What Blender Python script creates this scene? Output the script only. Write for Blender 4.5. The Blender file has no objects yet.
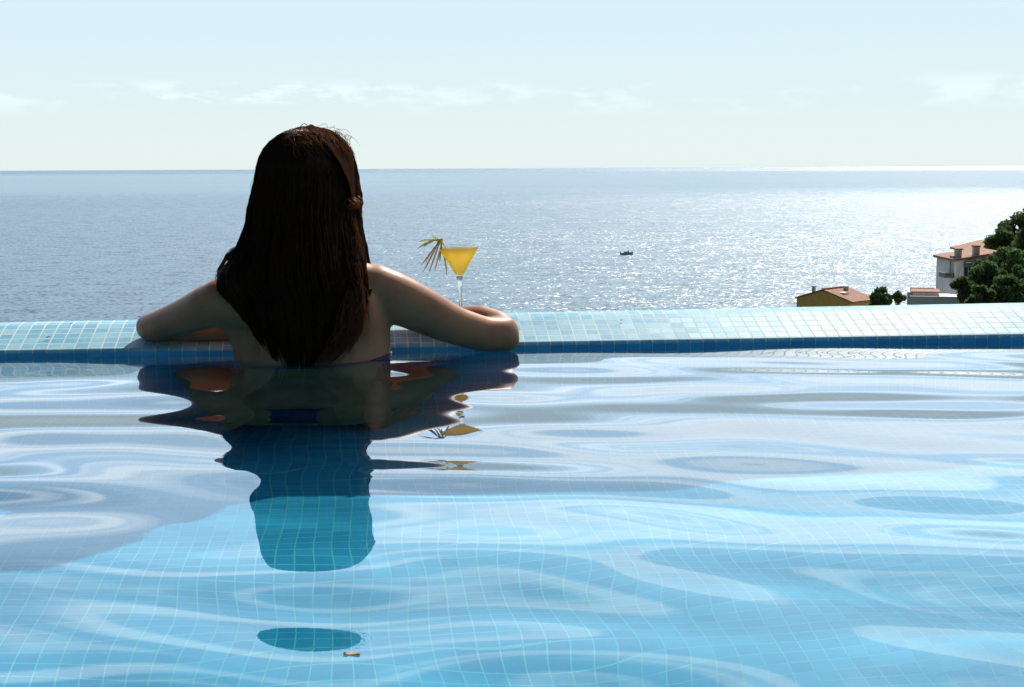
import bpy, bmesh, math, random
import numpy as np
from mathutils import Vector, Matrix, noise as mnoise

R = math.radians
PI = math.pi
random.seed(11)
sc = bpy.context.scene
COL = sc.collection

# ------------------------------------------------------------------ helpers
def link(o, parent=None):
    COL.objects.link(o)
    if parent is not None:
        o.parent = parent
    return o

def tag(o, label=None, cat=None, group=None, kind=None):
    if label: o['label'] = label
    if cat: o['category'] = cat
    if group: o['group'] = group
    if kind: o['kind'] = kind
    return o

def empty(name, loc=(0, 0, 0), rz=0.0):
    o = bpy.data.objects.new(name, None)
    o.empty_display_size = 0.1
    o.location = loc
    o.rotation_euler = (0, 0, rz)
    return link(o)

def mesh_obj(name, verts, faces, mat=None, parent=None, smooth=False, uvs=None, flip=False):
    me = bpy.data.meshes.new(name)
    me.from_pydata([tuple(v) for v in verts], [], [tuple(f) for f in faces])
    if uvs is not None:                      # one uv per vertex, in metres
        lay = me.uv_layers.new(name='UVMap')
        li = np.zeros(len(me.loops), dtype=np.int32)
        me.loops.foreach_get('vertex_index', li)
        lay.data.foreach_set('uv', np.asarray(uvs, dtype=np.float32)[li].ravel())
    if smooth:
        me.polygons.foreach_set('use_smooth', [True] * len(me.polygons))
    me.update()
    if mat is not None:
        me.materials.append(mat)
    return link(bpy.data.objects.new(name, me), parent)

class MB:
    """collects simple shapes and links them as ONE mesh"""
    def __init__(s):
        s.v = []; s.f = []
    def add(s, vs, fs):
        n = len(s.v)
        s.v += [Vector(v) for v in vs]
        s.f += [tuple(i + n for i in f) for f in fs]
        return s
    def box(s, x0, x1, y0, y1, z0, z1):
        vs = [(x0, y0, z0), (x1, y0, z0), (x1, y1, z0), (x0, y1, z0),
              (x0, y0, z1), (x1, y0, z1), (x1, y1, z1), (x0, y1, z1)]
        return s.add(vs, [(0, 3, 2, 1), (4, 5, 6, 7), (0, 1, 5, 4), (1, 2, 6, 5), (2, 3, 7, 6), (3, 0, 4, 7)])
    def lathe(s, prof, seg=40, c=(0, 0, 0)):
        n0 = len(s.v)
        for (r, z) in prof:
            for k in range(seg):
                a = 2 * PI * k / seg
                s.v.append(Vector((c[0] + r * math.cos(a), c[1] + r * math.sin(a), c[2] + z)))
        for i in range(len(prof) - 1):
            for k in range(seg):
                a, b = n0 + i * seg + k, n0 + i * seg + (k + 1) % seg
                s.f.append((a, b, b + seg, a + seg))
        return s
    def tube(s, pts, rads, seg=12, caps=True, up=Vector((0, 0, 1)), flat=None):
        """loft of circles (or ellipses when a radius is a pair: across, along up)"""
        pts = [Vector(p) for p in pts]
        n0 = len(s.v); N = len(pts)
        for i, p in enumerate(pts):
            t = (pts[min(i + 1, N - 1)] - pts[max(i - 1, 0)]).normalized()
            u = up - t * up.dot(t)
            if u.length < 1e-4:
                u = Vector((0, 1, 0)) - t * t.y
            u.normalize()
            w = t.cross(u)
            r = rads[i]
            ra, rb = (r, r) if not isinstance(r, (tuple, list)) else r
            for k in range(seg):
                a = 2 * PI * k / seg
                s.v.append(p + w * (ra * math.cos(a)) + u * (rb * math.sin(a)))
        for i in range(N - 1):
            for k in range(seg):
                a, b = n0 + i * seg + k, n0 + i * seg + (k + 1) % seg
                s.f.append((a, b, b + seg, a + seg))
        if caps:
            s.f.append(tuple(n0 + k for k in reversed(range(seg))))
            s.f.append(tuple(n0 + (N - 1) * seg + k for k in range(seg)))
        return s
    def ball(s, c, r, nu=20, nv=14):
        c = Vector(c); r = Vector(r) if not isinstance(r, (int, float)) else Vector((r, r, r))
        n0 = len(s.v)
        s.v.append(c + Vector((0, 0, -r.z)))
        for j in range(1, nv):
            th = -PI / 2 + PI * j / nv
            for i in range(nu):
                a = 2 * PI * i / nu
                s.v.append(c + Vector((r.x * math.cos(th) * math.cos(a), r.y * math.cos(th) * math.sin(a), r.z * math.sin(th))))
        s.v.append(c + Vector((0, 0, r.z)))
        top = len(s.v) - 1
        for i in range(nu):
            s.f.append((n0, n0 + 1 + (i + 1) % nu, n0 + 1 + i))
            b = n0 + 1 + (nv - 2) * nu
            s.f.append((top, b + i, b + (i + 1) % nu))
        for j in range(nv - 2):
            for i in range(nu):
                a, b = n0 + 1 + j * nu + i, n0 + 1 + j * nu + (i + 1) % nu
                s.f.append((a, b, b + nu, a + nu))
        return s
    def build(s, name, mat, parent=None, smooth=False):
        return mesh_obj(name, s.v, s.f, mat, parent, smooth)

# ------------------------------------------------------------------ materials
def new_mat(name):
    m = bpy.data.materials.new(name)
    m.use_nodes = True
    nt = m.node_tree
    nt.nodes.clear()
    out = nt.nodes.new('ShaderNodeOutputMaterial')
    return m, nt, out

def nd(nt, typ, inputs=None, **kw):
    n = nt.nodes.new(typ)
    for k, v in kw.items():
        setattr(n, k, v)
    for k, v in (inputs or {}).items():
        if hasattr(v, 'is_linked') or isinstance(v, bpy.types.NodeSocket):
            nt.links.new(v, n.inputs[k])
        else:
            n.inputs[k].default_value = v
    return n

def rgb(*c):
    return (c[0], c[1], c[2], 1.0)

def mathn(nt, op, a, b=None, c=None, clamp=False):
    n = nt.nodes.new('ShaderNodeMath'); n.operation = op; n.use_clamp = clamp
    for i, v in enumerate((a, b, c)):
        if v is None: continue
        if isinstance(v, bpy.types.NodeSocket): nt.links.new(v, n.inputs[i])
        else: n.inputs[i].default_value = v
    return n.outputs[0]

def vmath(nt, op, a, b=None, scale=None):
    n = nt.nodes.new('ShaderNodeVectorMath'); n.operation = op
    for i, v in enumerate((a, b)):
        if v is None: continue
        if isinstance(v, bpy.types.NodeSocket): nt.links.new(v, n.inputs[i])
        else: n.inputs[i].default_value = v
    if scale is not None:
        if isinstance(scale, bpy.types.NodeSocket): nt.links.new(scale, n.inputs['Scale'])
        else: n.inputs['Scale'].default_value = scale
    return n.outputs[0]

def smooth01(nt, v, a, b, lo=0.0, hi=1.0):
    n = nt.nodes.new('ShaderNodeMapRange'); n.interpolation_type = 'SMOOTHSTEP'
    nt.links.new(v, n.inputs['Value'])
    n.inputs['From Min'].default_value = a; n.inputs['From Max'].default_value = b
    n.inputs['To Min'].default_value = lo; n.inputs['To Max'].default_value = hi
    return n.outputs['Result']

def mixc(nt, fac, a, b):
    n = nt.nodes.new('ShaderNodeMix'); n.data_type = 'RGBA'
    for k, v in ((0, fac), (6, a), (7, b)):
        if isinstance(v, bpy.types.NodeSocket): nt.links.new(v, n.inputs[k])
        else: n.inputs[k].default_value = v
    return n.outputs[2]

def mottled(name, c1, c2, scale=3.0, rough=0.8, bump=0.0, c3=None, spec=0.5, detail=6):
    m, nt, out = new_mat(name)
    tc = nd(nt, 'ShaderNodeTexCoord')
    n1 = nd(nt, 'ShaderNodeTexNoise', {'Vector': tc.outputs['Object'], 'Scale': scale, 'Detail': detail})
    f = smooth01(nt, n1.outputs['Fac'], 0.35, 0.65)
    col = mixc(nt, f, rgb(*c1), rgb(*c2))
    if c3:
        n2 = nd(nt, 'ShaderNodeTexNoise', {'Vector': tc.outputs['Object'], 'Scale': scale * 0.23, 'Detail': 4})
        col = mixc(nt, smooth01(nt, n2.outputs['Fac'], 0.5, 0.68), col, rgb(*c3))
    p = nd(nt, 'ShaderNodeBsdfPrincipled', {'Base Color': col, 'Roughness': rough, 'Specular IOR Level': spec})
    if bump:
        b = nd(nt, 'ShaderNodeBump', {'Height': n1.outputs['Fac'], 'Strength': bump, 'Distance': 0.02})
        nt.links.new(b.outputs[0], p.inputs['Normal'])
    nt.links.new(p.outputs[0], out.inputs[0])
    return m

def mosaic(name, c1, c2, c3, grout, tile=0.025, gap=0.0018, rough=0.22, stain=0.0, spec=.5, tilt=.0):
    """square glass mosaic laid out on the mesh's own uv (metres)"""
    m, nt, out = new_mat(name)
    uv = nd(nt, 'ShaderNodeUVMap')
    br = nd(nt, 'ShaderNodeTexBrick', {'Vector': uv.outputs[0], 'Color1': rgb(0, 0, 0), 'Color2': rgb(1, 1, 1),
            'Mortar': rgb(0.5, 0.5, 0.5), 'Scale': 1.0, 'Mortar Size': gap, 'Mortar Smooth': 0.25,
            'Bias': 0.0, 'Brick Width': tile, 'Row Height': tile}, offset=0.0, squash=1.0)
    rnd = nd(nt, 'ShaderNodeSeparateColor', {0: br.outputs['Color']}).outputs[0]
    ramp = nd(nt, 'ShaderNodeValToRGB', {0: rnd})
    ramp.color_ramp.elements[0].color = rgb(*c1); ramp.color_ramp.elements[0].position = 0.15
    ramp.color_ramp.elements[1].color = rgb(*c3); ramp.color_ramp.elements[1].position = 0.9
    e = ramp.color_ramp.elements.new(0.55); e.color = rgb(*c2)
    big = nd(nt, 'ShaderNodeTexNoise', {'Vector': uv.outputs[0], 'Scale': 5.0, 'Detail': 5.0})
    g = mixc(nt, smooth01(nt, big.outputs['Fac'], 0.35, 0.7), rgb(*grout), rgb(grout[0] * .72, grout[1] * .76, grout[2] * .76))
    col = mixc(nt, br.outputs['Fac'], ramp.outputs[0], g)
    if stain:
        fine = nd(nt, 'ShaderNodeTexNoise', {'Vector': uv.outputs[0], 'Scale': 60.0, 'Detail': 6.0})
        col = mixc(nt, smooth01(nt, fine.outputs['Fac'], 0.45, 0.8, 0, stain), col, rgb(.55, .6, .58))
    rr = mathn(nt, 'MULTIPLY_ADD', br.outputs['Fac'], 0.5, rough)
    inv = mathn(nt, 'SUBTRACT', 1.0, br.outputs['Fac'])
    w = nd(nt, 'ShaderNodeTexNoise', {'Vector': uv.outputs[0], 'Scale': 110.0, 'Detail': 2.0})
    hh = mathn(nt, 'MULTIPLY_ADD', w.outputs['Fac'], 0.5, inv)
    bp = nd(nt, 'ShaderNodeBump', {'Height': hh, 'Strength': 0.35, 'Distance': 0.0012})
    nout = bp.outputs[0]
    if tilt:                                    # hand set tiles: each lies at a slightly different angle
        cell = vmath(nt, 'FLOOR', vmath(nt, 'SCALE', uv.outputs[0], None, 1.0 / tile))
        wn = nd(nt, 'ShaderNodeTexWhiteNoise', {'Vector': cell}, noise_dimensions='3D')
        dv = vmath(nt, 'MULTIPLY', vmath(nt, 'SUBTRACT', wn.outputs['Color'], (.5, .5, .5)), (tilt, tilt, 0))
        nout = vmath(nt, 'NORMALIZE', vmath(nt, 'ADD', bp.outputs[0], dv))
    p = nd(nt, 'ShaderNodeBsdfPrincipled', {'Base Color': col, 'Roughness': rr, 'Normal': nout, 'Specular IOR Level': spec})
    nt.links.new(p.outputs[0], out.inputs[0])
    return m

def simple(name, c, rough=0.6, **kw):
    m, nt, out = new_mat(name)
    ins = {'Base Color': rgb(*c), 'Roughness': rough}; ins.update(kw)
    p = nd(nt, 'ShaderNodeBsdfPrincipled', ins)
    nt.links.new(p.outputs[0], out.inputs[0])
    return m

# ------------------------------------------------------------------ sun, sky, camera
SUN_EL, SUN_AZ = R(42), R(20)                 # azimuth measured to the right of +Y
to_sun = Vector((math.sin(SUN_AZ) * math.cos(SUN_EL), math.cos(SUN_AZ) * math.cos(SUN_EL), math.sin(SUN_EL)))
sl = bpy.data.lights.new('sun', 'SUN')
sl.energy = 5.0
sl.angle = R(0.53)
sl.color = (1.0, 0.935, 0.83)
sl.cycles.is_caustics_light = True
so = link(bpy.data.objects.new('sun', sl))
so.rotation_euler = (-to_sun).to_track_quat('-Z', 'Y').to_euler()
so.location = to_sun * 50

w = bpy.data.worlds.new('World'); sc.world = w; w.use_nodes = True
nt = w.node_tree; nt.nodes.clear()
wo = nd(nt, 'ShaderNodeOutputWorld')
sky = nd(nt, 'ShaderNodeTexSky')
sky.sky_type = 'NISHITA'; sky.sun_disc = False
sky.sun_elevation = SUN_EL; sky.sun_rotation = SUN_AZ
sky.altitude = 30; sky.air_density = 1.0; sky.dust_density = 0.3; sky.ozone_density = 2.0
tc = nd(nt, 'ShaderNodeTexCoord')
dirv = tc.outputs['Generated']
sep = nd(nt, 'ShaderNodeSeparateXYZ', {0: dirv})
el = sep.outputs[2]
zc = mathn(nt, 'MAXIMUM', el, 0.015)
flat = vmath(nt, 'DIVIDE', dirv, nd(nt, 'ShaderNodeCombineXYZ', {0: zc, 1: zc, 2: zc}).outputs[0])
# high thin cloud sheets, seen in perspective
mp = nd(nt, 'ShaderNodeMapping', {'Vector': flat, 'Scale': (0.17, 0.62, 0.0), 'Rotation': (0, 0, R(12)), 'Location': (3.1, 1.7, 0)})
nz = nd(nt, 'ShaderNodeTexNoise', {'Vector': mp.outputs[0], 'Scale': 1.0, 'Detail': 3.0, 'Roughness': 0.45, 'Distortion': 0.3})
cir = mathn(nt, 'MULTIPLY', smooth01(nt, nz.outputs['Fac'], 0.505, 0.60), smooth01(nt, el, 0.118, 0.15))
# a second, finer sheet higher up
mp4 = nd(nt, 'ShaderNodeMapping', {'Vector': flat, 'Scale': (0.55, 1.9, 0.0), 'Rotation': (0, 0, R(-8)), 'Location': (7.7, 4.2, 0)})
nz4 = nd(nt, 'ShaderNodeTexNoise', {'Vector': mp4.outputs[0], 'Scale': 1.0, 'Detail': 3.0, 'Roughness': 0.45})
hi = mathn(nt, 'MULTIPLY', smooth01(nt, nz4.outputs['Fac'], 0.48, 0.58), smooth01(nt, el, 0.21, 0.27))
cir = mathn(nt, 'MAXIMUM', cir, hi)
# low small cumulus above the horizon
mp2 = nd(nt, 'ShaderNodeMapping', {'Vector': dirv, 'Scale': (14, 14, 46), 'Location': (1.3, 0.2, 0.4)})
nz2 = nd(nt, 'ShaderNodeTexNoise', {'Vector': mp2.outputs[0], 'Scale': 1.0, 'Detail': 6.0, 'Roughness': 0.58})
band = mathn(nt, 'MULTIPLY', smooth01(nt, el, 0.030, 0.046), smooth01(nt, el, 0.062, 0.05))
cum = mathn(nt, 'MULTIPLY', smooth01(nt, nz2.outputs['Fac'], 0.50, 0.66, 0.0, 0.06), band)
# pale sea haze low in the sky on the sun's side
sunh = vmath(nt, 'DOT_PRODUCT', dirv, (math.sin(SUN_AZ), math.cos(SUN_AZ), 0.0))
sund = nt.nodes[-1].outputs['Value']
side = smooth01(nt, sund, -0.25, 0.75)
veil = mathn(nt, 'MULTIPLY', smooth01(nt, el, 0.75, 0.15, 0.0, 0.94), side)
veilc = mixc(nt, smooth01(nt, el, 0.0, 0.12), rgb(14.6, 16.6, 16.4), rgb(12.9, 16.3, 18.0))
glow = mixc(nt, smooth01(nt, sund, 0.66, 0.96), rgb(16.0, 24.5, 33.5), rgb(23.0, 33.0, 42.0))   # the sky brightens towards the sun
veilc = mixc(nt, smooth01(nt, el, 0.108, 0.155), veilc, glow)
mix0 = mixc(nt, veil, sky.outputs[0], veilc)
# a row of small low clouds left of the sun
azi = mathn(nt, 'ARCTAN2', sep.outputs[0], sep.outputs[1])
env = mathn(nt, 'MULTIPLY', smooth01(nt, azi, -0.27, -0.22), smooth01(nt, azi, 0.06, -0.14))
mp3 = nd(nt, 'ShaderNodeMapping', {'Vector': dirv, 'Scale': (30, 30, 90), 'Location': (5.3, 2.2, 0.9)})
nz3 = nd(nt, 'ShaderNodeTexNoise', {'Vector': mp3.outputs[0], 'Scale': 1.0, 'Detail': 7.0, 'Roughness': 0.6})
low = mathn(nt, 'MULTIPLY', smooth01(nt, el, 0.040, 0.046), smooth01(nt, el, 0.060, 0.050))
puff = mathn(nt, 'MULTIPLY', mathn(nt, 'MULTIPLY', smooth01(nt, nz3.outputs['Fac'], 0.45, 0.62, 0.0, 0.085), env), low)
cum = mathn(nt, 'MAXIMUM', cum, puff)
mask = mathn(nt, 'MAXIMUM', mathn(nt, 'MULTIPLY', mathn(nt, 'MULTIPLY', cir, 0.8), side), cum)
cloud = vmath(nt, 'MULTIPLY', (1, 1, 1), (38.0, 43.0, 46.0))
mix = mixc(nt, mask, mix0, cloud)
bg = nd(nt, 'ShaderNodeBackground', {'Color': mix, 'Strength': 0.05})
nt.links.new(bg.outputs[0], wo.inputs[0])

HC = 0.353                                     # camera height above the pool water
cam = bpy.data.cameras.new('camera')
cam.sensor_width = 36.0; cam.lens = 36.0 * 1500 / 1024
cam.clip_start = 0.05; cam.clip_end = 200000
co = link(bpy.data.objects.new('camera', cam))
co.location = (0, 0, HC)
PITCH = math.atan((343.5 - 167.6) / 1500)
M = Matrix.Rotation(PI / 2 - PITCH, 4, 'X') @ Matrix.Rotation(R(-0.28), 4, 'Z')
co.rotation_euler = M.to_euler()
sc.camera = co

# ------------------------------------------------------------------ pool
EDGE_A = R(5.57)                               # the edge runs slightly away to the right
E0 = Vector((0, 2.87, 0))                      # a point on the pool-side top edge
ex = Vector((math.cos(EDGE_A), math.sin(EDGE_A), 0))
ey = Vector((-math.sin(EDGE_A), math.cos(EDGE_A), 0))
DEPTH = 0.60
XL, XR = -5.0, 5.5                             # along the edge
BACK = 6.0                                     # pool length towards and behind the camera
def EP(s, t, z):                               # s along the edge, t outward (sea side)
    p = E0 + ex * s + ey * t
    return (p.x, p.y, z)

m_cop = mosaic('coping_mosaic', (.17, .40, .53), (.22, .46, .58), (.29, .52, .62), (.70, .76, .75), gap=.0014, rough=.46, stain=.35, spec=.05, tilt=.03)
m_wall = mosaic('wall_mosaic', (.02, .30, .60), (.03, .34, .66), (.05, .38, .68), (.18, .54, .68), gap=.0011, rough=.2, spec=.35)
m_floor = mosaic('floor_mosaic', (.036, .33, .50), (.043, .37, .54), (.055, .40, .57), (.19, .60, .68), gap=.0011, rough=.4, spec=.08)

# mosaic ledge: a lofted profile along the edge
prof = []
for k in range(7):                              # bullnose
    a = PI * 1.0 - (PI / 2) * k / 6 * 0.86
    prof.append((0.008 + 0.008 * math.cos(a), 0.012 + 0.008 * math.sin(a)))
for (t, z) in ((0.05, 0.0335), (0.10, 0.0485), (0.125, 0.0560), (0.150, 0.0582), (0.170, 0.0598), (0.1745, 0.0590), (0.177, 0.0560)):
    prof.append((t, z))
prof += [(0.177, -0.20)]
def loft_edge(prof, name, mat, parent, step=0.25):
    n = int((XR - XL) / step) + 1
    arc = [0]
    for a, b in zip(prof, prof[1:]):
        arc.append(arc[-1] + math.hypot(b[0] - a[0], b[1] - a[1]))
    vs, uvs, fs = [], [], []
    P = len(prof)
    for i in range(n + 1):
        s = XL + (XR - XL) * i / n
        for j, (t, z) in enumerate(prof):
            vs.append(EP(s, t, z + .0053 * max(-2, min(2, s)) * max(0, t - .016) / .161)); uvs.append((s + 10.0, arc[j] + 0.0125 + 10.0))
    for i in range(n):
        for j in range(P - 1):
            a = i * P + j
            fs.append((a, a + P, a + P + 1, a + 1))
    return mesh_obj(name, vs, fs, mat, parent, True, uvs)
edge = empty('pool_edge', EP(0, 0, -DEPTH))
tag(edge, 'low blue mosaic ledge along the far side of the pool, sloping up towards the sea', 'pool edge')
def reparent(o, p):
    o.parent = p; o.matrix_parent_inverse = Matrix.Translation(Vector(p.location)).inverted()
cop = loft_edge(prof, 'coping', m_cop, None); reparent(cop, edge)
wallp = [(0.0, -DEPTH), (0.0, -0.3), (0.0, -0.05), (0.0, 0.0118)]
wal = loft_edge(wallp, 'inner_face', m_wall, None); reparent(wal, edge)
outp = [(0.177, -0.20), (0.176, -1.2), (0.176, -3.6)]
m_render = mottled('outer_render', (.5, .47, .42), (.58, .55, .5), 2.5, .9, .2)
ow = loft_edge(outp, 'outer_face', m_render, None); reparent(ow, edge)

# basin: floor and the three other walls
vs = [EP(XL, 0, -DEPTH), EP(XR, 0, -DEPTH), EP(XR, -BACK, -DEPTH), EP(XL, -BACK, -DEPTH)]
fl = mesh_obj('pool_floor', vs, [(0, 3, 2, 1)], m_floor, None, False,
              [(XL + 10, 10), (XR + 10, 10), (XR + 10, 10 - BACK), (XL + 10, 10 - BACK)])
tag(fl, 'sunlit turquoise mosaic floor under the pool water', 'pool floor', kind='structure')
ring = [(XL, 0), (XL, -BACK), (XR, -BACK), (XR, 0)]
vs, uvs, fs = [], [], []
acc = 10.0
for i, (s, t) in enumerate(ring):
    if i: acc += math.hypot(s - ring[i - 1][0], t - ring[i - 1][1])
    for z in (-DEPTH, 0.06):
        vs.append(EP(s, t, z)); uvs.append((acc, 10 + z))
for i in range(3):
    a = 2 * i
    fs.append((a, a + 1, a + 3, a + 2))
bw = mesh_obj('pool_side', vs, fs, m_wall, None, False, uvs)
tag(bw, 'mosaic sides of the pool basin', 'pool basin', kind='structure')
# terrace round the pool, behind and beside it
m_deck = mottled('deck_stone', (.34, .31, .27), (.42, .39, .34), 6, .8, .2)
mb = MB()
def slab(s0, s1, t0, t1, z):
    n = len(mb.v)
    for (s, t) in ((s0, t0), (s1, t0), (s1, t1), (s0, t1)):
        mb.v.append(Vector(EP(s, t, z)))
    for (s, t) in ((s0, t0), (s1, t0), (s1, t1), (s0, t1)):
        mb.v.append(Vector(EP(s, t, z - 3.0)))
    mb.f += [(n, n + 1, n + 2, n + 3), (n, n + 4, n + 5, n + 1), (n + 1, n + 5, n + 6, n + 2), (n + 2, n + 6, n + 7, n + 3), (n + 3, n + 7, n + 4, n)]
slab(XL - 4, XR + 4, -BACK - 8, -BACK, 0.062)
slab(XL - 4, XL, -BACK, 0.177, 0.062)
slab(XR, XR + 4, -BACK, 0.177, 0.062)
dk = mb.build('pool_deck', m_deck)
tag(dk, 'stone terrace round the pool', 'terrace', kind='structure')

# water: a real, gently rippled surface
rng = np.random.default_rng(2)
def axis(parts):
    out = []
    for a, b, st in parts:
        n = max(1, int(round((b - a) / st)))
        out += list(np.linspace(a, b, n, endpoint=False))
    out.append(parts[-1][1])
    return np.array(out)
S = axis([(XL, -2.0, .06), (-2.0, -1.35, .03), (-1.35, 1.5, .0125), (1.5, 2.2, .03), (2.2, XR, .06)])
T = axis([(-BACK, -3.0, .06), (-3.0, -2.45, .03), (-2.45, 0.0, .0125)])
SS, TT = np.meshgrid(S, T)
Z = np.zeros_like(SS)
FADE = 0.25 + 0.75 * np.clip((-TT - 0.5) / 1.2, 0, 1)      # livelier towards the near side
def wave(lmin, lmax, n, slope, spread, base, fade=1):
    global Z
    for i in range(n):
        lam = lmin * (lmax / lmin) ** rng.random()
        k = 2 * np.pi / lam
        th = base + rng.normal() * spread
        ph = rng.random() * 2 * np.pi
        a = slope / k * (0.6 + 0.8 * rng.random()) / np.sqrt(n / 2)
        Z += (FADE if fade else 1) * a * np.sin(k * (np.cos(th) * TT + np.sin(th) * SS) + ph)
wave(0.55, 1.10, 5, 0.007, 0.35, R(6), 0)
wave(0.26, 0.42, 7, 0.0145, 0.20, R(-4), 0)
wave(0.15, 0.24, 7, 0.0105, 0.22, R(5), 0)
wave(0.16, 0.30, 5, 0.010, 0.18, R(52))
wave(0.16, 0.30, 4, 0.008, 0.18, R(-58))
wave(0.25, 0.60, 6, 0.012, 0.3, R(88))
ni, nj = SS.shape
vx = E0.x + ex.x * SS + ey.x * TT
vy = E0.y + ex.y * SS + ey.y * TT
V = np.stack([vx, vy, Z + 0.006], -1).reshape(-1, 3)
idx = np.arange(ni * nj).reshape(ni, nj)
F = np.stack([idx[:-1, :-1], idx[:-1, 1:], idx[1:, 1:], idx[1:, :-1]], -1).reshape(-1, 4)
me = bpy.data.meshes.new('pool_water')
me.vertices.add(len(V)); me.vertices.foreach_set('co', V.astype(np.float32).ravel())
me.loops.add(F.size); me.loops.foreach_set('vertex_index', F.astype(np.int32).ravel())
me.polygons.add(len(F)); me.polygons.foreach_set('loop_start', np.arange(0, F.size, 4, dtype=np.int32))
me.polygons.foreach_set('use_smooth', np.ones(len(F), dtype=bool))
me.update(calc_edges=True); me.validate()
mw, nt, out = new_mat('pool_water')
pw = nd(nt, 'ShaderNodeBsdfPrincipled', {'Base Color': rgb(.46, .87, 1.0), 'Roughness': 0.0, 'IOR': 1.333, 'Transmission Weight': 1.0})
nt.links.new(pw.outputs[0], out.inputs[0])
me.materials.append(mw)
wa = link(bpy.data.objects.new('pool_water', me))
tag(wa, 'calm rippled blue pool water mirroring the woman and the sky', 'water', kind='structure')
wa.cycles.is_caustics_caster = True
for o in (fl, wal, bw):
    o.cycles.is_caustics_receiver = True

# ------------------------------------------------------------------ sea
SEA = -38.0
ms, nt, out = new_mat('sea_water')
geo = nd(nt, 'ShaderNodeNewGeometry')
pos = geo.outputs['Position']
def slopes(scale, amp, loc, sx=1.0):
    mp = nd(nt, 'ShaderNodeMapping', {'Vector': pos, 'Scale': (scale * sx, scale, scale), 'Location': loc, 'Rotation': (0, 0, R(14))})
    n = nd(nt, 'ShaderNodeTexNoise', {'Vector': mp.outputs[0], 'Scale': 1.0, 'Detail': 3.0, 'Roughness': 0.62})
    c = vmath(nt, 'SUBTRACT', n.outputs['Color'], (0.5, 0.5, 0.5))
    return vmath(nt, 'MULTIPLY', c, (amp, amp, 0.0))
s1 = slopes(0.80, 2.5, (0, 0, 0), 0.7)
s2 = slopes(0.12, 0.9, (31, 7, 3), 0.7)
# wind bands: long calm and ruffled streaks
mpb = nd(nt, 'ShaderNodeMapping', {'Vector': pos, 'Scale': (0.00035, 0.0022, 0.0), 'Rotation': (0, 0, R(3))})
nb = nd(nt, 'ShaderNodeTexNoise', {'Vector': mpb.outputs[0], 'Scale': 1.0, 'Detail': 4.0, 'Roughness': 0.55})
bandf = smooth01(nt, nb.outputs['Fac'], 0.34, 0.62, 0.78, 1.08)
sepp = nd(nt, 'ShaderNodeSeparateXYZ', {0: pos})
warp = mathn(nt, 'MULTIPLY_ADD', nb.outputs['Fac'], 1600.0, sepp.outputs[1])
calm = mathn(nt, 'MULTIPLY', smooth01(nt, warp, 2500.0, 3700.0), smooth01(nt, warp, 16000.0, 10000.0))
far_calm = mathn(nt, 'MULTIPLY_ADD', calm, -0.35, 1.0)       # a belt of calmer water off shore
rgh = mathn(nt, 'MULTIPLY_ADD', calm, -0.10, 0.30)
spc_dim = mathn(nt, 'MULTIPLY_ADD', calm, -0.22, 0.47)  # reflectivity also lowered in the belt, a painted dimming of its glare
amp = mathn(nt, 'MULTIPLY', bandf, far_calm)
sl_ = vmath(nt, 'SCALE', vmath(nt, 'ADD', s1, s2), None, amp)
nrm = vmath(nt, 'NORMALIZE', vmath(nt, 'ADD', sl_, (0, 0, 1)))
p = nd(nt, 'ShaderNodeBsdfPrincipled', {'Base Color': rgb(.011, .055, .10), 'Roughness': rgh, 'IOR': 1.333, 'Specular IOR Level': spc_dim, 'Normal': nrm})
nt.links.new(p.outputs[0], out.inputs[0])
B = 90000.0
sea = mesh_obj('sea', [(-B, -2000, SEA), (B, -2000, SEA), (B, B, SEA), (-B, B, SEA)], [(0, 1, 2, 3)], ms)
tag(sea, 'open blue sea glittering in the sun', 'sea', kind='structure')

# ------------------------------------------------------------------ hillside
def ground_z(x, y):
    r = math.hypot(x, y)
    z = -3.2 - 0.128 * max(r - 6, 0)
    z += 9.0 * math.exp(-(((x - 84) / 30) ** 2 + ((y - 150) / 45) ** 2))
    z += 1.2 * (mnoise.noise(Vector((x * .03, y * .03, 1.0)))) * min(1, r / 60)
    return z
vs, fs = [], []
NA, NR = 96, 60
for j in range(NR):
    r = 1.0 + 460.0 * (j / (NR - 1)) ** 1.6
    for i in range(NA):
        a = 2 * PI * i / NA
        x, y = r * math.sin(a), r * math.cos(a)
        z = ground_z(x, y) if y > -20 else max(ground_z(x, y), -3.2)
        vs.append((x, y, z))
for j in range(NR - 1):
    for i in range(NA):
        a, b = j * NA + i, j * NA + (i + 1) % NA
        fs.append((a, b, b + NA, a + NA))
m_ground = mottled('scrub_ground', (.035, .055, .02), (.075, .085, .035), .35, .95, .3, (.028, .042, .016))
hl = mesh_obj('hillside', vs, fs, m_ground, None, True)
tag(hl, 'scrub covered hillside falling to the sea', 'hillside', kind='structure')

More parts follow.
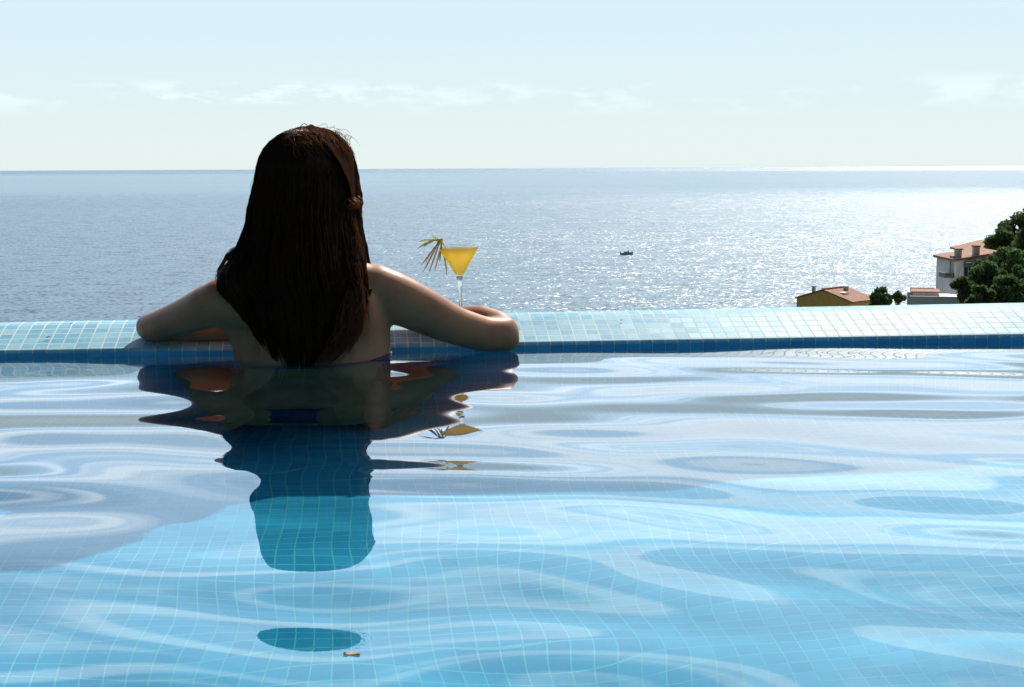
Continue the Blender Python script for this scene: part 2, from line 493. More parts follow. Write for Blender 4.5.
# ------------------------------------------------------------------ houses
m_ochre = mottled('ochre_render', (.76, .43, .12), (.82, .49, .15), 1.2, .9)
m_white = mottled('white_render', (.74, .71, .71), (.82, .79, .78), 1.2, .9)
m_pink = mottled('pink_render', (.55, .46, .42), (.63, .54, .5), 1.2, .9)
m_glass = simple('window_glass', (.03, .035, .04), .1)
m_shut = mottled('shutter_paint', (.10, .12, .11), (.14, .15, .13), 3, .6)
m_wht0 = mottled('skylight_frame', (.6, .6, .6), (.72, .72, .72), 2, .6)
m_stone = mottled('parapet_stone', (.4, .38, .36), (.5, .47, .44), 2, .9)
def tile_mat():
    m, nt, out = new_mat('roof_tiles')
    tc = nd(nt, 'ShaderNodeTexCoord')
    wv = nd(nt, 'ShaderNodeTexWave', {'Vector': tc.outputs['Object'], 'Scale': 1.6, 'Distortion': 1.0, 'Detail': 2.0})
    n = nd(nt, 'ShaderNodeTexNoise', {'Vector': tc.outputs['Object'], 'Scale': 1.6, 'Detail': 6})
    c = mixc(nt, smooth01(nt, n.outputs['Fac'], .35, .65), rgb(.34, .13, .075), rgb(.47, .23, .14))
    c = mixc(nt, mathn(nt, 'MULTIPLY', wv.outputs['Fac'], .5), c, rgb(.2, .085, .05))
    b = nd(nt, 'ShaderNodeBump', {'Height': wv.outputs['Fac'], 'Strength': .6, 'Distance': .08})
    p = nd(nt, 'ShaderNodeBsdfPrincipled', {'Base Color': c, 'Roughness': .85, 'Normal': b.outputs[0]})
    nt.links.new(p.outputs[0], out.inputs[0])
    return m
m_roof = tile_mat()

def win(parent, x, y, z, w_, h_, axis_='y', out_=-1, shutters=True):
    """a window set into the wall: frame, pane, shutters; local coords"""
    d = 0.06
    if axis_ == 'y':
        f = MB()
        f.box(x - w_ / 2 - .08, x + w_ / 2 + .08, y - d, y + d, z - .1, z)
        f.box(x - w_ / 2 - .08, x + w_ / 2 + .08, y - d, y + d, z + h_, z + h_ + .08)
        f.box(x - w_ / 2 - .08, x - w_ / 2, y - d, y + d, z, z + h_)
        f.box(x + w_ / 2, x + w_ / 2 + .08, y - d, y + d, z, z + h_)
        f.box(x - .03, x + .03, y - d, y + d - .01, z, z + h_)
        fo = f.build('window', m_stone, parent)
        MB().box(x - w_ / 2, x + w_ / 2, y - d * .4, y + d * .4, z, z + h_).build('pane', m_glass, fo)
        if shutters:
            for sg in (-1, 1):
                xa, xb = sorted((x + sg * (w_ / 2 + .09), x + sg * (w_ + .05)))
                MB().box(xa, xb, y - d - .03, y - d + .02, z, z + h_).build('shutter', m_shut, fo)
    else:
        f = MB()
        f.box(x - d, x + d, y - w_ / 2 - .08, y + w_ / 2 + .08, z - .1, z)
        f.box(x - d, x + d, y - w_ / 2 - .08, y + w_ / 2 + .08, z + h_, z + h_ + .08)
        f.box(x - d, x + d, y - w_ / 2 - .08, y - w_ / 2, z, z + h_)
        f.box(x - d, x + d, y + w_ / 2, y + w_ / 2 + .08, z, z + h_)
        fo = f.build('window', m_stone, parent)
        MB().box(x - d * .4, x + d * .4, y - w_ / 2, y + w_ / 2, z, z + h_).build('pane', m_glass, fo)

def gable_body(x0, x1, y0, y1, z0, ze, xr, zr):
    """walls with a gable towards -y; ridge runs along y at (xr, zr)"""
    mb = MB()
    mb.add([(x0, y0, z0), (x1, y0, z0), (x1, y0, ze), (xr, y0, zr), (x0, y0, ze),
            (x0, y1, z0), (x1, y1, z0), (x1, y1, ze), (xr, y1, zr), (x0, y1, ze)],
           [(0, 1, 2, 3, 4), (9, 8, 7, 6, 5), (0, 4, 9, 5), (1, 6, 7, 2), (0, 5, 6, 1), (4, 3, 8, 9), (3, 2, 7, 8)])
    return mb
def roof_slab(mb, a, b, y0, y1, th=.16):
    """one pitched slab from (x,z)=a up to b, between y0 and y1"""
    mb.add([(a[0], y0, a[1]), (b[0], y0, b[1]), (b[0], y1, b[1]), (a[0], y1, a[1]),
            (a[0], y0, a[1] + th), (b[0], y0, b[1] + th), (b[0], y1, b[1] + th), (a[0], y1, a[1] + th)],
           [(0, 3, 2, 1), (4, 5, 6, 7), (0, 1, 5, 4), (1, 2, 6, 5), (2, 3, 7, 6), (3, 0, 4, 7)])

# ochre house: gable towards the pool, ridge left of the middle, lower tiled wing on its right
DY = 165.0
def hx(px, d): return (px - 512) * d / 1500
def hz(py, px, d): return HC - (py - (170.0 - 0.0049 * px)) * d / 1500
oy = empty('ochre_house', (hx(824, DY), DY, ground_z(hx(824, DY), DY) - .3), -math.atan2(hx(824, DY), DY) - R(33))
tag(oy, 'ochre gabled house with a terracotta roof just showing above the pool ledge', 'house')
bz = oy.location.z
zR, zE = hz(289.6, 824, DY) - bz, hz(299.3, 800, DY) - bz
gable_body(-3.4, 3.4, 0, 4.6, 0, zE, 0, zR - .05).build('wall', m_ochre, oy)
sl__ = (zR - zE) / 3.4
rf = MB()
roof_slab(rf, (-3.62, zE - .22 * sl__ + .03), (0, zR + .0), -.12, 4.9, .12)
roof_slab(rf, (0, zR + .0), (3.9, zE - .5 * sl__ + .03), -.12, 4.9, .12)
ro = rf.build('roof', m_roof, oy)
rg = MB(); rg.box(-.16, .16, -.1, 4.85, zR + .13, zR + .22); rg.build('ridge', m_roof, ro)
ch = MB().box(-1.95, -1.65, .8, 1.1, zE, zR + .22).build('chimney', m_stone, ro)
MB().box(-2.02, -1.58, .73, 1.17, zR + .22, zR + .30).build('chimney_cap', m_roof, ch)
sk = MB().box(1.1, 1.9, 1.2, 2.2, zR - 1.1 * sl__ - .25, zR - 1.1 * sl__ + .10).build('skylight', m_wht0, ro)
MB().box(.6, 1.0, 3.2, 3.6, zR - .5, zR + .28).build('chimney', m_stone, ro)
for (x, z) in ((-1.6, zE - 3.0), (1.4, zE - 3.0), (-1.6, zE - 6.2), (1.4, zE - 6.2)):
    if z > .3: win(oy, x, 0, z, 1.0, 1.4)

# white house on the headland
DW = 150.0
ow_ = empty('white_house', (hx(957, DW), DW, ground_z(hx(960, DW), DW) - .6))
tag(ow_, 'tall pale house with terracotta roof and two chimneys half hidden by pines', 'house')
bz = ow_.location.z
def WZ(py): return hz(py, 960, DW) - bz
zl, zr_ = WZ(260), WZ(251.5)
bm_ = MB()
bm_.add([(0, 0, 0), (4.2, 0, 0), (4.2, 0, zr_ - .2), (0, 0, zl), (0, 7, 0), (4.2, 7, 0), (4.2, 7, zr_ - .2), (0, 7, zl)],
        [(0, 1, 2, 3), (7, 6, 5, 4), (0, 3, 7, 4), (1, 5, 6, 2), (0, 4, 5, 1), (3, 2, 6, 7)])
bm_.build('wall', m_white, ow_)
rf = MB(); roof_slab(rf, (-.3, zl - .05), (4.5, zr_ - .15), -.35, 7.3, .22)
ro = rf.build('roof', m_roof, ow_)
for (x, pt, pb) in ((.15, 249.5, 260), (1.95, 246.5, 258)):
    c_ = MB().box(x, x + .55, .6, 1.3, WZ(pb), WZ(pt)).build('chimney', m_stone, ro)
    MB().box(x - .07, x + .62, .53, 1.37, WZ(pt), WZ(pt) + .14).build('chimney_cap', m_roof, c_)
MB().box(.7, 3.6, -1.1, -.003, WZ(266), WZ(261.2)).build('loggia', m_shut, ow_)
bl = MB().box(-1.0, -.003, .5, 2.6, WZ(277.5), WZ(276))
bl.box(-1.0, -.93, .5, 2.6, WZ(276), WZ(272.6)); bl.box(-.93, -.003, .5, .57, WZ(276), WZ(272.6))
bl.build('balcony', m_shut, ow_)
win(ow_, 0, 1.5, WZ(275.5), 1.0, 1.9, 'x')
win(ow_, 1.2, 0, WZ(276), .8, 1.2, 'y', -1, False)
win(ow_, 3.4, 0, WZ(284), .9, 1.3, 'y', -1, False)
win(ow_, 1.2, 0, WZ(297), .8, 1.2, 'y', -1, False)

# terrace house in front of it, flat with a parapet
DT = 142.0
ot = empty('terrace_house', (hx(909, DT), DT, ground_z(hx(920, DT), DT) - .4), -.25)
tag(ot, 'low flat roofed pale building with a parapet at the foot of the white house', 'house')
bz = ot.location.z
def TZ(py): return hz(py, 920, DT) - bz
MB().box(0, 8.2, 0, 6, 0, TZ(297.5)).build('wall', m_white, ot)
pp = MB().box(0, .25, 0, 6, TZ(297.5), TZ(291.5)).box(.25, 8.2, 0, .22, TZ(297.5), TZ(295.4)).box(.25, 2.6, 5.78, 6, TZ(297.5), TZ(291.5))
pp.build('parapet', m_white, ot)
MB().box(.5, 2.9, 2.2, 5.4, TZ(297.5), TZ(293.6)).build('roof_room', m_pink, ot)
MB().box(.35, 3.05, 2.05, 5.55, TZ(293.6), TZ(292.4)).build('roof', m_roof, ot)
for (x, z) in ((1.2, TZ(297.5) - 2.4), (3.6, TZ(297.5) - 2.4), (6, TZ(297.5) - 2.4)):
    if z > .2: win(ot, x, 0, z, 1.0, 1.3, 'y', -1, False)

# second villa behind the pines, only its roof and a patch of wall show
DB = 172.0
ob = empty('hill_villa', (hx(984, DB), DB, ground_z(hx(1000, DB), DB) - .5))
tag(ob, 'villa with an orange tiled roof peeping out behind the headland pines', 'house')
bz = ob.location.z
def BZ(py): return hz(py, 1000, DB) - bz
gable_body(-1, 6.5, 0, 8, 0, BZ(251), 2.2, BZ(244.5)).build('wall', m_pink, ob)
rf = MB(); roof_slab(rf, (-1.5, BZ(251.6)), (2.2, BZ(244.3)), -.3, 8.3, .2); roof_slab(rf, (2.2, BZ(244.3)), (7, BZ(251.6)), -.3, 8.3, .2)
rf.build('roof', m_roof, ob)
win(ob, .8, 0, BZ(262), 1, 1.3, 'y', -1, False); win(ob, 4.0, 0, BZ(262), 1, 1.3, 'y', -1, False)

# ------------------------------------------------------------------ trees
def leaf_mat(name, c1, c2, c3):
    m, nt, out = new_mat(name)
    tc = nd(nt, 'ShaderNodeTexCoord')
    n = nd(nt, 'ShaderNodeTexNoise', {'Vector': tc.outputs['Object'], 'Scale': .9, 'Detail': 5})
    oi = nd(nt, 'ShaderNodeNewGeometry')
    c = mixc(nt, smooth01(nt, n.outputs['Fac'], .4, .62), rgb(*c1), rgb(*c2))
    c = mixc(nt, mathn(nt, 'MULTIPLY', oi.outputs['Random Per Island'], .6), c, rgb(*c3))
    d = nd(nt, 'ShaderNodeBsdfPrincipled', {'Base Color': c, 'Roughness': .75, 'Specular IOR Level': .08})
    t = nd(nt, 'ShaderNodeBsdfTranslucent', {'Color': c})
    mx = nd(nt, 'ShaderNodeMixShader', {0: .42, 1: d.outputs[0], 2: t.outputs[0]})
    nt.links.new(mx.outputs[0], out.inputs[0])
    return m
m_pine = leaf_mat('pine_needles', (.075, .14, .052), (.105, .18, .062), (.15, .20, .08))
m_bark = mottled('pine_bark', (.10, .065, .045), (.16, .11, .08), 4, .95, .4)

def make_tree(name, label, x, y, ztop, crown_r, crown_h, seed, n_clump=26, leaf=.22, group='trees on the headland', zb=None, lean=0.0):
    rnd = random.Random(seed)
    z0 = (ground_z(x, y) if zb is None else zb) - .2
    root = empty(name, (x, y, z0))
    tag(root, label, 'tree', group)
    H = ztop - z0
    tr = MB()
    zc = H - crown_h * .62
    pts = [(0, 0, 0), (lean * .2 + .1, .05, zc * .35), (lean * .6 - .05, 0, zc * .7), (lean, 0, zc), (lean, 0, H - crown_h * .25)]
    r0 = .035 * H + .08
    tr.tube(pts, [r0, r0 * .8, r0 * .62, r0 * .5, r0 * .15], 8)
    clumps = []
    for k in range(n_clump):
        a = rnd.random() * 2 * PI
        q = rnd.random() ** .5
        zz = rnd.random()
        rr = crown_r * q * (1.0 - .55 * zz ** 1.5)
        c = Vector((lean + rr * math.cos(a), rr * math.sin(a), H - crown_h + crown_h * (.12 + .78 * zz)))
        cr = crown_r * rnd.uniform(.20, .36)
        clumps.append((c, cr))
        if k % 3 == 0:
            b = Vector((lean * .8, 0, zc * rnd.uniform(.75, 1.0)))
            m_ = b.lerp(c, .5) + Vector((0, 0, .25))
            tr.tube([b, m_, c], [r0 * .3, r0 * .2, .03], 6)
    tr.build('trunk', m_bark, root, True)
    verts, faces = [], []
    for (c, cr) in clumps:
        n = int(150 * (cr / 1.0) ** 1.6) + 60
        for i in range(n):
            d = Vector((rnd.gauss(0, 1), rnd.gauss(0, 1), rnd.gauss(0, .8))).normalized()
            p_ = c + d * cr * (rnd.random() ** .35) * Vector((1, 1, .72)).length / 1.6
            nn = (d + Vector((rnd.gauss(0, .6), rnd.gauss(0, .6), rnd.gauss(0, .6)))).normalized()
            u = nn.orthogonal().normalized(); v_ = nn.cross(u)
            s = leaf * rnd.uniform(.6, 1.3)
            b = len(verts)
            verts += [p_ - u * s - v_ * s * .5, p_ + u * s - v_ * s * .3, p_ + u * s * .7 + v_ * s * .6, p_ - u * s * .6 + v_ * s * .5]
            faces.append((b, b + 1, b + 2, b + 3))
    mesh_obj('crown', verts, faces, m_pine, root)
    return root
def T(px, py_top, d, rpx, hpx, label, seed, **kw):
    x = hx(px, d)
    make_tree(kw.pop('name', 'pine_tree'), label, x, d, hz(py_top, px, d), rpx * d / 1500, hpx * d / 1500, seed, **kw)
T(1019, 209, 160, 24, 62, 'tallest dark pine at the right edge of the picture on the headland', 1, n_clump=34)
T(1040, 205, 152, 26, 70, 'pine at the far right, partly cut off by the picture frame', 2, n_clump=34)
T(1000, 224, 158, 20, 46, 'dark pine left of the tallest one, above the orange villa roof', 3, n_clump=30)
T(1010, 246, 147, 26, 56, 'broad pine in the middle of the headland below the tallest trees', 4, n_clump=36)
T(985, 262, 141, 23, 34, 'spreading pine in front of the white house, right of its wall', 5, n_clump=34)
T(963, 276, 138, 13, 24, 'small pine hiding the lower corner of the white house', 6, n_clump=22)
T(1012, 275, 133, 24, 40, 'lowest pine just above the pool ledge at the right', 7, n_clump=34)
T(984, 284, 131, 16, 30, 'bushy low tree between the spreading pine and the pool ledge', 8, n_clump=26)
T(1043, 250, 140, 22, 60, 'pine cut by the right frame beside the broad pine', 9, n_clump=30)
T(1003, 236, 166, 17, 44, 'pine behind the broad pine, filling the slope under the tallest tree', 13, n_clump=30)
T(1030, 228, 156, 22, 60, 'pine at the right frame under the crown of the tallest tree', 14, n_clump=34)
T(994, 252, 152, 15, 40, 'slim pine against the orange villa roof', 15, n_clump=24)
T(1024, 262, 137, 20, 50, 'pine at the right frame between the broad pine and the lowest pine', 16, n_clump=34)
T(882, 287.5, 158, 11.5, 22, 'round dark tree between the ochre house and the terrace house', 10, n_clump=26, name='round_tree', group='small trees beside the ochre house')
T(899, 292, 156, 7.5, 9, 'small umbrella shaped tree beside the round tree', 12, n_clump=14, name='umbrella_pine', group='small trees beside the ochre house', lean=.1)

# ------------------------------------------------------------------ boat
m_hull = simple('boat_hull', (.42, .48, .54), .4)
m_wht = simple('boat_white', (.7, .72, .74), .4)
DBt = (HC - SEA) * 1500 / 87.0
bo = empty('motor_boat', (hx(627, DBt), DBt, SEA), R(8))
tag(bo, 'small dark motor boat far out on the glittering sea', 'boat')
vs, fs = [], []
st = [(-2.6, .85, .9), (-1.5, 1.0, .9), (0, 1.05, .95), (1.4, .85, 1.1), (2.4, .35, 1.3), (2.9, .03, 1.45)]
for (x, wd, h) in st:
    vs += [(x, -wd, h), (x, -wd * .75, .05), (x, 0, -.25), (x, wd * .75, .05), (x, wd, h)]
for i in range(len(st) - 1):
    for k in range(4):
        a = i * 5 + k
        fs.append((a, a + 1, a + 6, a + 5))
    fs.append((i * 5 + 4, i * 5, i * 5 + 5, i * 5 + 9))
fs.append((0, 4, 3, 2, 1))
mesh_obj('hull', vs, fs, m_hull, bo)
MB().box(-1.2, .6, -.6, .6, .9, 1.5).build('cabin', m_wht, bo)
MB().add([(.62, -.6, .95), (1.2, -.5, 1.05), (.62, -.6, 1.9), (.62, .6, .95), (1.2, .5, 1.05), (.62, .6, 1.9)], [(0, 1, 2), (5, 4, 3), (1, 4, 5, 2), (0, 2, 5, 3), (0, 3, 4, 1)]).build('windscreen', m_glass, bo)
MB().box(-3.0, -2.62, -.25, .25, .1, 1.35).build('outboard_motor', m_hull, bo)

# ------------------------------------------------------------------ woman
def skin_mat():
    m, nt, out = new_mat('skin')
    tc = nd(nt, 'ShaderNodeTexCoord')
    n = nd(nt, 'ShaderNodeTexNoise', {'Vector': tc.outputs['Object'], 'Scale': 16, 'Detail': 6})
    c = mixc(nt, smooth01(nt, n.outputs['Fac'], .35, .65), rgb(.34, .145, .075), rgb(.41, .185, .10))
    n2 = nd(nt, 'ShaderNodeTexNoise', {'Vector': tc.outputs['Object'], 'Scale': 420, 'Detail': 2})
    b = nd(nt, 'ShaderNodeBump', {'Height': n2.outputs['Fac'], 'Strength': .12, 'Distance': .001})
    p = nd(nt, 'ShaderNodeBsdfPrincipled', {'Base Color': c, 'Roughness': .45, 'Specular IOR Level': .11, 'Subsurface Weight': .12, 'Subsurface Radius': (1, .35, .2),
            'Subsurface Scale': .008, 'Normal': b.outputs[0]})
    nt.links.new(p.outputs[0], out.inputs[0])
    return m
m_skin = skin_mat()
# torso rings: centre (x, y, z), half width, half depth
RINGS = [(-.366, 2.595, -.475, .10, .07), (-.366, 2.60, -.44, .15, .10), (-.366, 2.61, -.38, .168, .110), (-.366, 2.635, -.30, .142, .095),
         (-.366, 2.675, -.20, .117, .082), (-.365, 2.71, -.10, .121, .083), (-.363, 2.735, -.02, .135, .087), (-.362, 2.742, .03, .139, .088),
         (-.364, 2.738, .075, .140, .082), (-.370, 2.730, .115, .135, .066), (-.376, 2.722, .150, .095, .052), (-.378, 2.72, .185, .055, .046)]
def ring_at(z):
    r = RINGS
    if z <= r[0][2]: return r[0]
    for a, b in zip(r, r[1:]):
        if a[2] <= z <= b[2]:
            f = (z - a[2]) / (b[2] - a[2])
            return tuple(a[i] + (b[i] - a[i]) * f for i in range(5))
    return r[-1]
woman = empty('person', (-.366, 2.62, -DEPTH))
tag(woman, 'woman with long dark hair seen from behind, leaning both arms on the pool ledge', 'person')

bd = MB()
vsr, SEG = [], 32
n0 = len(bd.v)
for (x, y, z, a, b) in RINGS:
    for k in range(SEG):
        t = 2 * PI * k / SEG
        cx_, sy_ = math.cos(t), math.sin(t)
        px_ = math.copysign(abs(cx_) ** .85, cx_) * a
        py_ = math.copysign(abs(sy_) ** .95, sy_) * b
        if sy_ < 0: py_ *= 1 - .10 * math.exp(-(px_ / .02) ** 2)      # spine furrow
        bd.v.append(Vector((x + px_, y + py_, z)))
for i in range(len(RINGS) - 1):
    for k in range(SEG):
        a_, b_ = n0 + i * SEG + k, n0 + i * SEG + (k + 1) % SEG
        bd.f.append((a_, b_, b_ + SEG, a_ + SEG))
bd.f.append(tuple(n0 + k for k in reversed(range(SEG))))
bd.f.append(tuple(n0 + (len(RINGS) - 1) * SEG + k for k in range(SEG)))
# bust, shoulder blades, neck
for sg in (-1, 1):
    bd.ball((-.362 + sg * .068, 2.802, .040), (.055, .050, .052))
    bd.ball((-.366 + sg * .070, 2.704, .080), (.062, .042, .075))
bd.tube([(-.377, 2.715, .13), (-.376, 2.722, .19), (-.374, 2.735, .25), (-.373, 2.742, .29)], [.056, .050, .048, .05], 20)
# head (looking out to sea, +y) with face
HX, HY, HZ = -.371, 2.752, .325
bd.ball((HX, HY - .006, HZ + .012), (.073, .090, .086), 28, 20)
bd.ball((HX, HY + .028, HZ - .045), (.054, .058, .070), 24, 16)
bd.ball((HX, HY + .062, HZ - .098), (.024, .022, .018))
bd.tube([(HX, HY + .082, HZ + .012), (HX, HY + .096, HZ - .018), (HX, HY + .104, HZ - .036), (HX, HY + .088, HZ - .045)], [.008, .009, .012, .010], 10)
for sg in (-1, 1):
    bd.ball((HX + sg * .012, HY + .090, HZ - .041), (.008, .010, .007), 10, 8)
    bd.ball((HX + sg * .030, HY + .072, HZ + .016), (.022, .012, .007), 12, 8)      # brow
    bd.ball((HX + sg * .031, HY + .072, HZ - .004), (.014, .010, .009), 12, 8)      # eye
    bd.ball((HX + sg * .074, HY - .004, HZ - .020), (.009, .020, .031), 12, 10)     # ear
bd.ball((HX, HY + .083, HZ - .066), (.022, .010, .006), 12, 8)
bd.ball((HX, HY + .081, HZ - .075), (.019, .010, .007), 12, 8)
# trapezius to shoulders
SR, SLf = Vector((-.250, 2.745, .131)), Vector((-.520, 2.685, .117))
bd.tube([(-.372, 2.72, .195), (-.325, 2.728, .163), SR], [.040, .038, .044], 16)
bd.tube([(-.384, 2.715, .190), (-.445, 2.700, .152), SLf], [.040, .036, .040], 16)
bd.tube([(-.36, 2.715, .10), SR], [.06, .046], 16)
bd.tube([(-.39, 2.705, .095), SLf], [.058, .042], 16)
bd.tube([(-.480, 2.735, -.03), (-.483, 2.728, .03), (-.490, 2.715, .075), (-.520, 2.700, .105)], [.026, .030, .036, .040], 16)
# arms
ARM_R = [(SR.x, SR.y, SR.z, .047), (-.222, 2.748, .119, .048), (-.194, 2.755, .106, .046), (-.160, 2.765, .0885, .0425), (-.131, 2.778, .0725, .039),
         (-.103, 2.790, .0590, .0362), (-.055, 2.814, .0415, .0340), (-.018, 2.836, .0375, .0335)]
FOR_R = [(-.018, 2.838, .0380, .0335), (-.026, 2.862, .0460, .0345), (-.060, 2.882, .0535, .0365), (-.12, 2.898, .0570, .030), (-.19, 2.918, .0680, .0235), (-.235, 2.930, .0830, .0215)]
ARM_L = [(SLf.x, SLf.y, SLf.z, .042), (-.552, 2.700, .105, .0395), (-.594, 2.738, .0875, .0345), (-.640, 2.785, .0705, .0305), (-.676, 2.825, .0570, .029), (-.692, 2.846, .0545, .0265)]
FOR_L = [(-.692, 2.848, .0545, .0265), (-.670, 2.856, .0560, .030), (-.60, 2.846, .0570, .031), (-.53, 2.854, .0560, .0285), (-.48, 2.864, .0570, .0235), (-.455, 2.870, .0580, .0215)]
for A in (ARM_R, FOR_R, ARM_L, FOR_L):
    bd.tube([a[:3] for a in A], [a[3] for a in A], 18)
bd.ball((-.006, 2.834, .027), (.022, .020, .020)); bd.ball((-.012, 2.838, .044), (.026, .026, .028))
for A in (ARM_R, ARM_L):
    bd.ball(A[-1][:3], A[-1][3] * .98); bd.ball(A[0][:3], A[0][3] * 1.02)
# hands: palm, four fingers, thumb, lying on the ledge
def hand(wr, dx, zc_, yd):
    wr = Vector(wr)
    bd.tube([wr, wr + Vector((dx * .03, .002, -.002)), wr + Vector((dx * .075, .004, -.006)), wr + Vector((dx * .09, .004, -.008))],
            [(.021, .016), (.030, .015), (.037, .0125), (.034, .010)], 16)
    for i, (o_, ln) in enumerate(((-.027, .058), (-.009, .072), (.009, .076), (.027, .066))):
        b = wr + Vector((dx * .086, .004 + o_, -.006))
        q1 = b + Vector((dx * ln * .45, o_ * .15, .004)); q2 = b + Vector((dx * ln * .75, o_ * .2, -.004)); q3 = b + Vector((dx * ln, o_ * .22, -.013))
        bd.tube([b, q1, q2, q3], [.0085, .008, .0074, .0055], 10)
        bd.ball(q3, .0056, 8, 6)
    b = wr + Vector((dx * .022, yd * .024, -.003))
    q1 = b + Vector((dx * .030, yd * .022, -.001)); q2 = b + Vector((dx * .062, yd * .028, -.008))
    bd.tube([b, q1, q2], [.012, .0095, .006], 10); bd.ball(q2, .0062, 8, 6)
hand(FOR_R[-1][:3], -1, 0, -1)
hand(FOR_L[-1][:3], 1, 0, -1)
# legs folded in a squat against the pool wall
for sg in (-1, 1):
    hp = Vector((-.366 + sg * .085, 2.61, -.39)); kn = Vector((-.366 + sg * .215, 2.770, -.20)); an = Vector((-.366 + sg * .125, 2.655, -.545))
    bd.ball((-.366 + sg * .075, 2.560, -.40), (.085, .072, .085))
    bd.tube([hp, hp.lerp(kn, .35), hp.lerp(kn, .7), kn], [.085, .076, .062, .052], 18); bd.ball(kn, .052)
    bd.tube([kn, kn.lerp(an, .3) + Vector((0, -.008, 0)), kn.lerp(an, .7), an], [.050, .053, .040, .033], 16)
    bd.ball(an + Vector((0, -.018, -.018)), (.030, .030, .030))
    bd.tube([an + Vector((0, -.01, -.01)), an + Vector((sg * .015, .05, -.022)), an + Vector((sg * .03, .10, -.034)), an + Vector((sg * .04, .145, -.040))], [(.032, .034), (.034, .026), (.040, .018), (.034, .011)], 14)
tmp = mesh_obj('tmp_body', bd.v, bd.f, None)
rm = tmp.modifiers.new('r', 'REMESH'); rm.mode = 'VOXEL'; rm.voxel_size = .0042; rm.use_smooth_shade = True
sm = tmp.modifiers.new('s', 'SMOOTH'); sm.factor = .6; sm.iterations = 14
dg = bpy.context.evaluated_depsgraph_get()
bme = bpy.data.meshes.new_from_object(tmp.evaluated_get(dg))
bme.name = 'body'
bpy.data.objects.remove(tmp)
bme.polygons.foreach_set('use_smooth', [True] * len(bme.polygons))
bme.materials.clear(); bme.materials.append(m_skin)
body = link(bpy.data.objects.new('body', bme)); reparent(body, woman)

# hair
def hair_mat(name='hair', k=1.0):
    m, nt, out = new_mat(name)
    g = nd(nt, 'ShaderNodeNewGeometry')
    c = mixc(nt, g.outputs['Random Per Island'], rgb(.008 * k, .004 * k, .0025 * k), rgb(.028 * k, .0125 * k, .006 * k))
    p = nd(nt, 'ShaderNodeBsdfPrincipled', {'Base Color': c, 'Roughness': .42, 'Specular IOR Level': .14, 'Specular Tint': rgb(.75, .42, .22)})
    t = nd(nt, 'ShaderNodeBsdfTranslucent', {'Color': rgb(*((.42, .17, .065) if k == 1 else (.70, .36, .16)))})
    mx = nd(nt, 'ShaderNodeMixShader', {0: .13 if k == 1 else .32, 1: p.outputs[0], 2: t.outputs[0]})
    nt.links.new(mx.outputs[0], out.inputs[0])
    return m
m_hair = hair_mat()
m_hair_lit = hair_mat('sunlit_hair_tone', 5.5)  # same hair, with the sun's lightening put into its colour
SIL = [(.426, -.395, -.345), (.418, -.412, -.325), (.4045, -.428, -.311), (.386, -.446, -.293), (.350, -.4625, -.280), (.305, -.4716, -.2750), (.269, -.479, -.2765),
       (.233, -.486, -.273), (.197, -.498, -.269), (.170, -.514, -.265), (.143, -.510, -.262), (.1155, -.487, -.262), (.079, -.466, -.281),
       (.052, -.450, -.301), (.025, -.429, -.326), (.004, -.405, -.352), (-.02, -.385, -.37)]
def sil(z):
    if z >= SIL[0][0]: return SIL[0][1:]
    for a, b in zip(SIL, SIL[1:]):
        if b[0] <= z <= a[0]:
            f = (a[0] - z) / (a[0] - b[0])
            return (a[1] + (b[1] - a[1]) * f, a[2] + (b[2] - a[2]) * f)
    return SIL[-1][1:]
def hair_y(u, z, dep):
    """depth of a strand: round the skull above, lying on the back below"""
    u2 = max(0.0, 1 - u * u)
    top = max(0.0, min(1.0, (.428 - z) / .10)) ** .5
    head = 2.752 - .006 - (.098 * (.35 + .65 * top)) * math.sqrt(u2) * dep
    rg = ring_at(min(max(z, -.05), .18))
    back = rg[1] - (max(rg[4], .066) + .012 + .020 * (dep - .8) / .2) * (max(0.05, 1 - (u * .92) ** 2) ** .26)
    f = max(0.0, min(1.0, (.27 - z) / .14)); f = f * f * (3 - 2 * f)
    return head * (1 - f) + back * f
hb = MB()
rh = random.Random(4)
def strand(pts, r, seg=3):
    n = len(pts)
    rad = [r * (.55 if i == 0 else 1.0 if i < n - 3 else (1 - (i - (n - 4)) / 4.2)) for i in range(n)]
    hb.tube(pts, rad, seg, caps=False, up=Vector((.3, .9, .3)))
NS = 5200
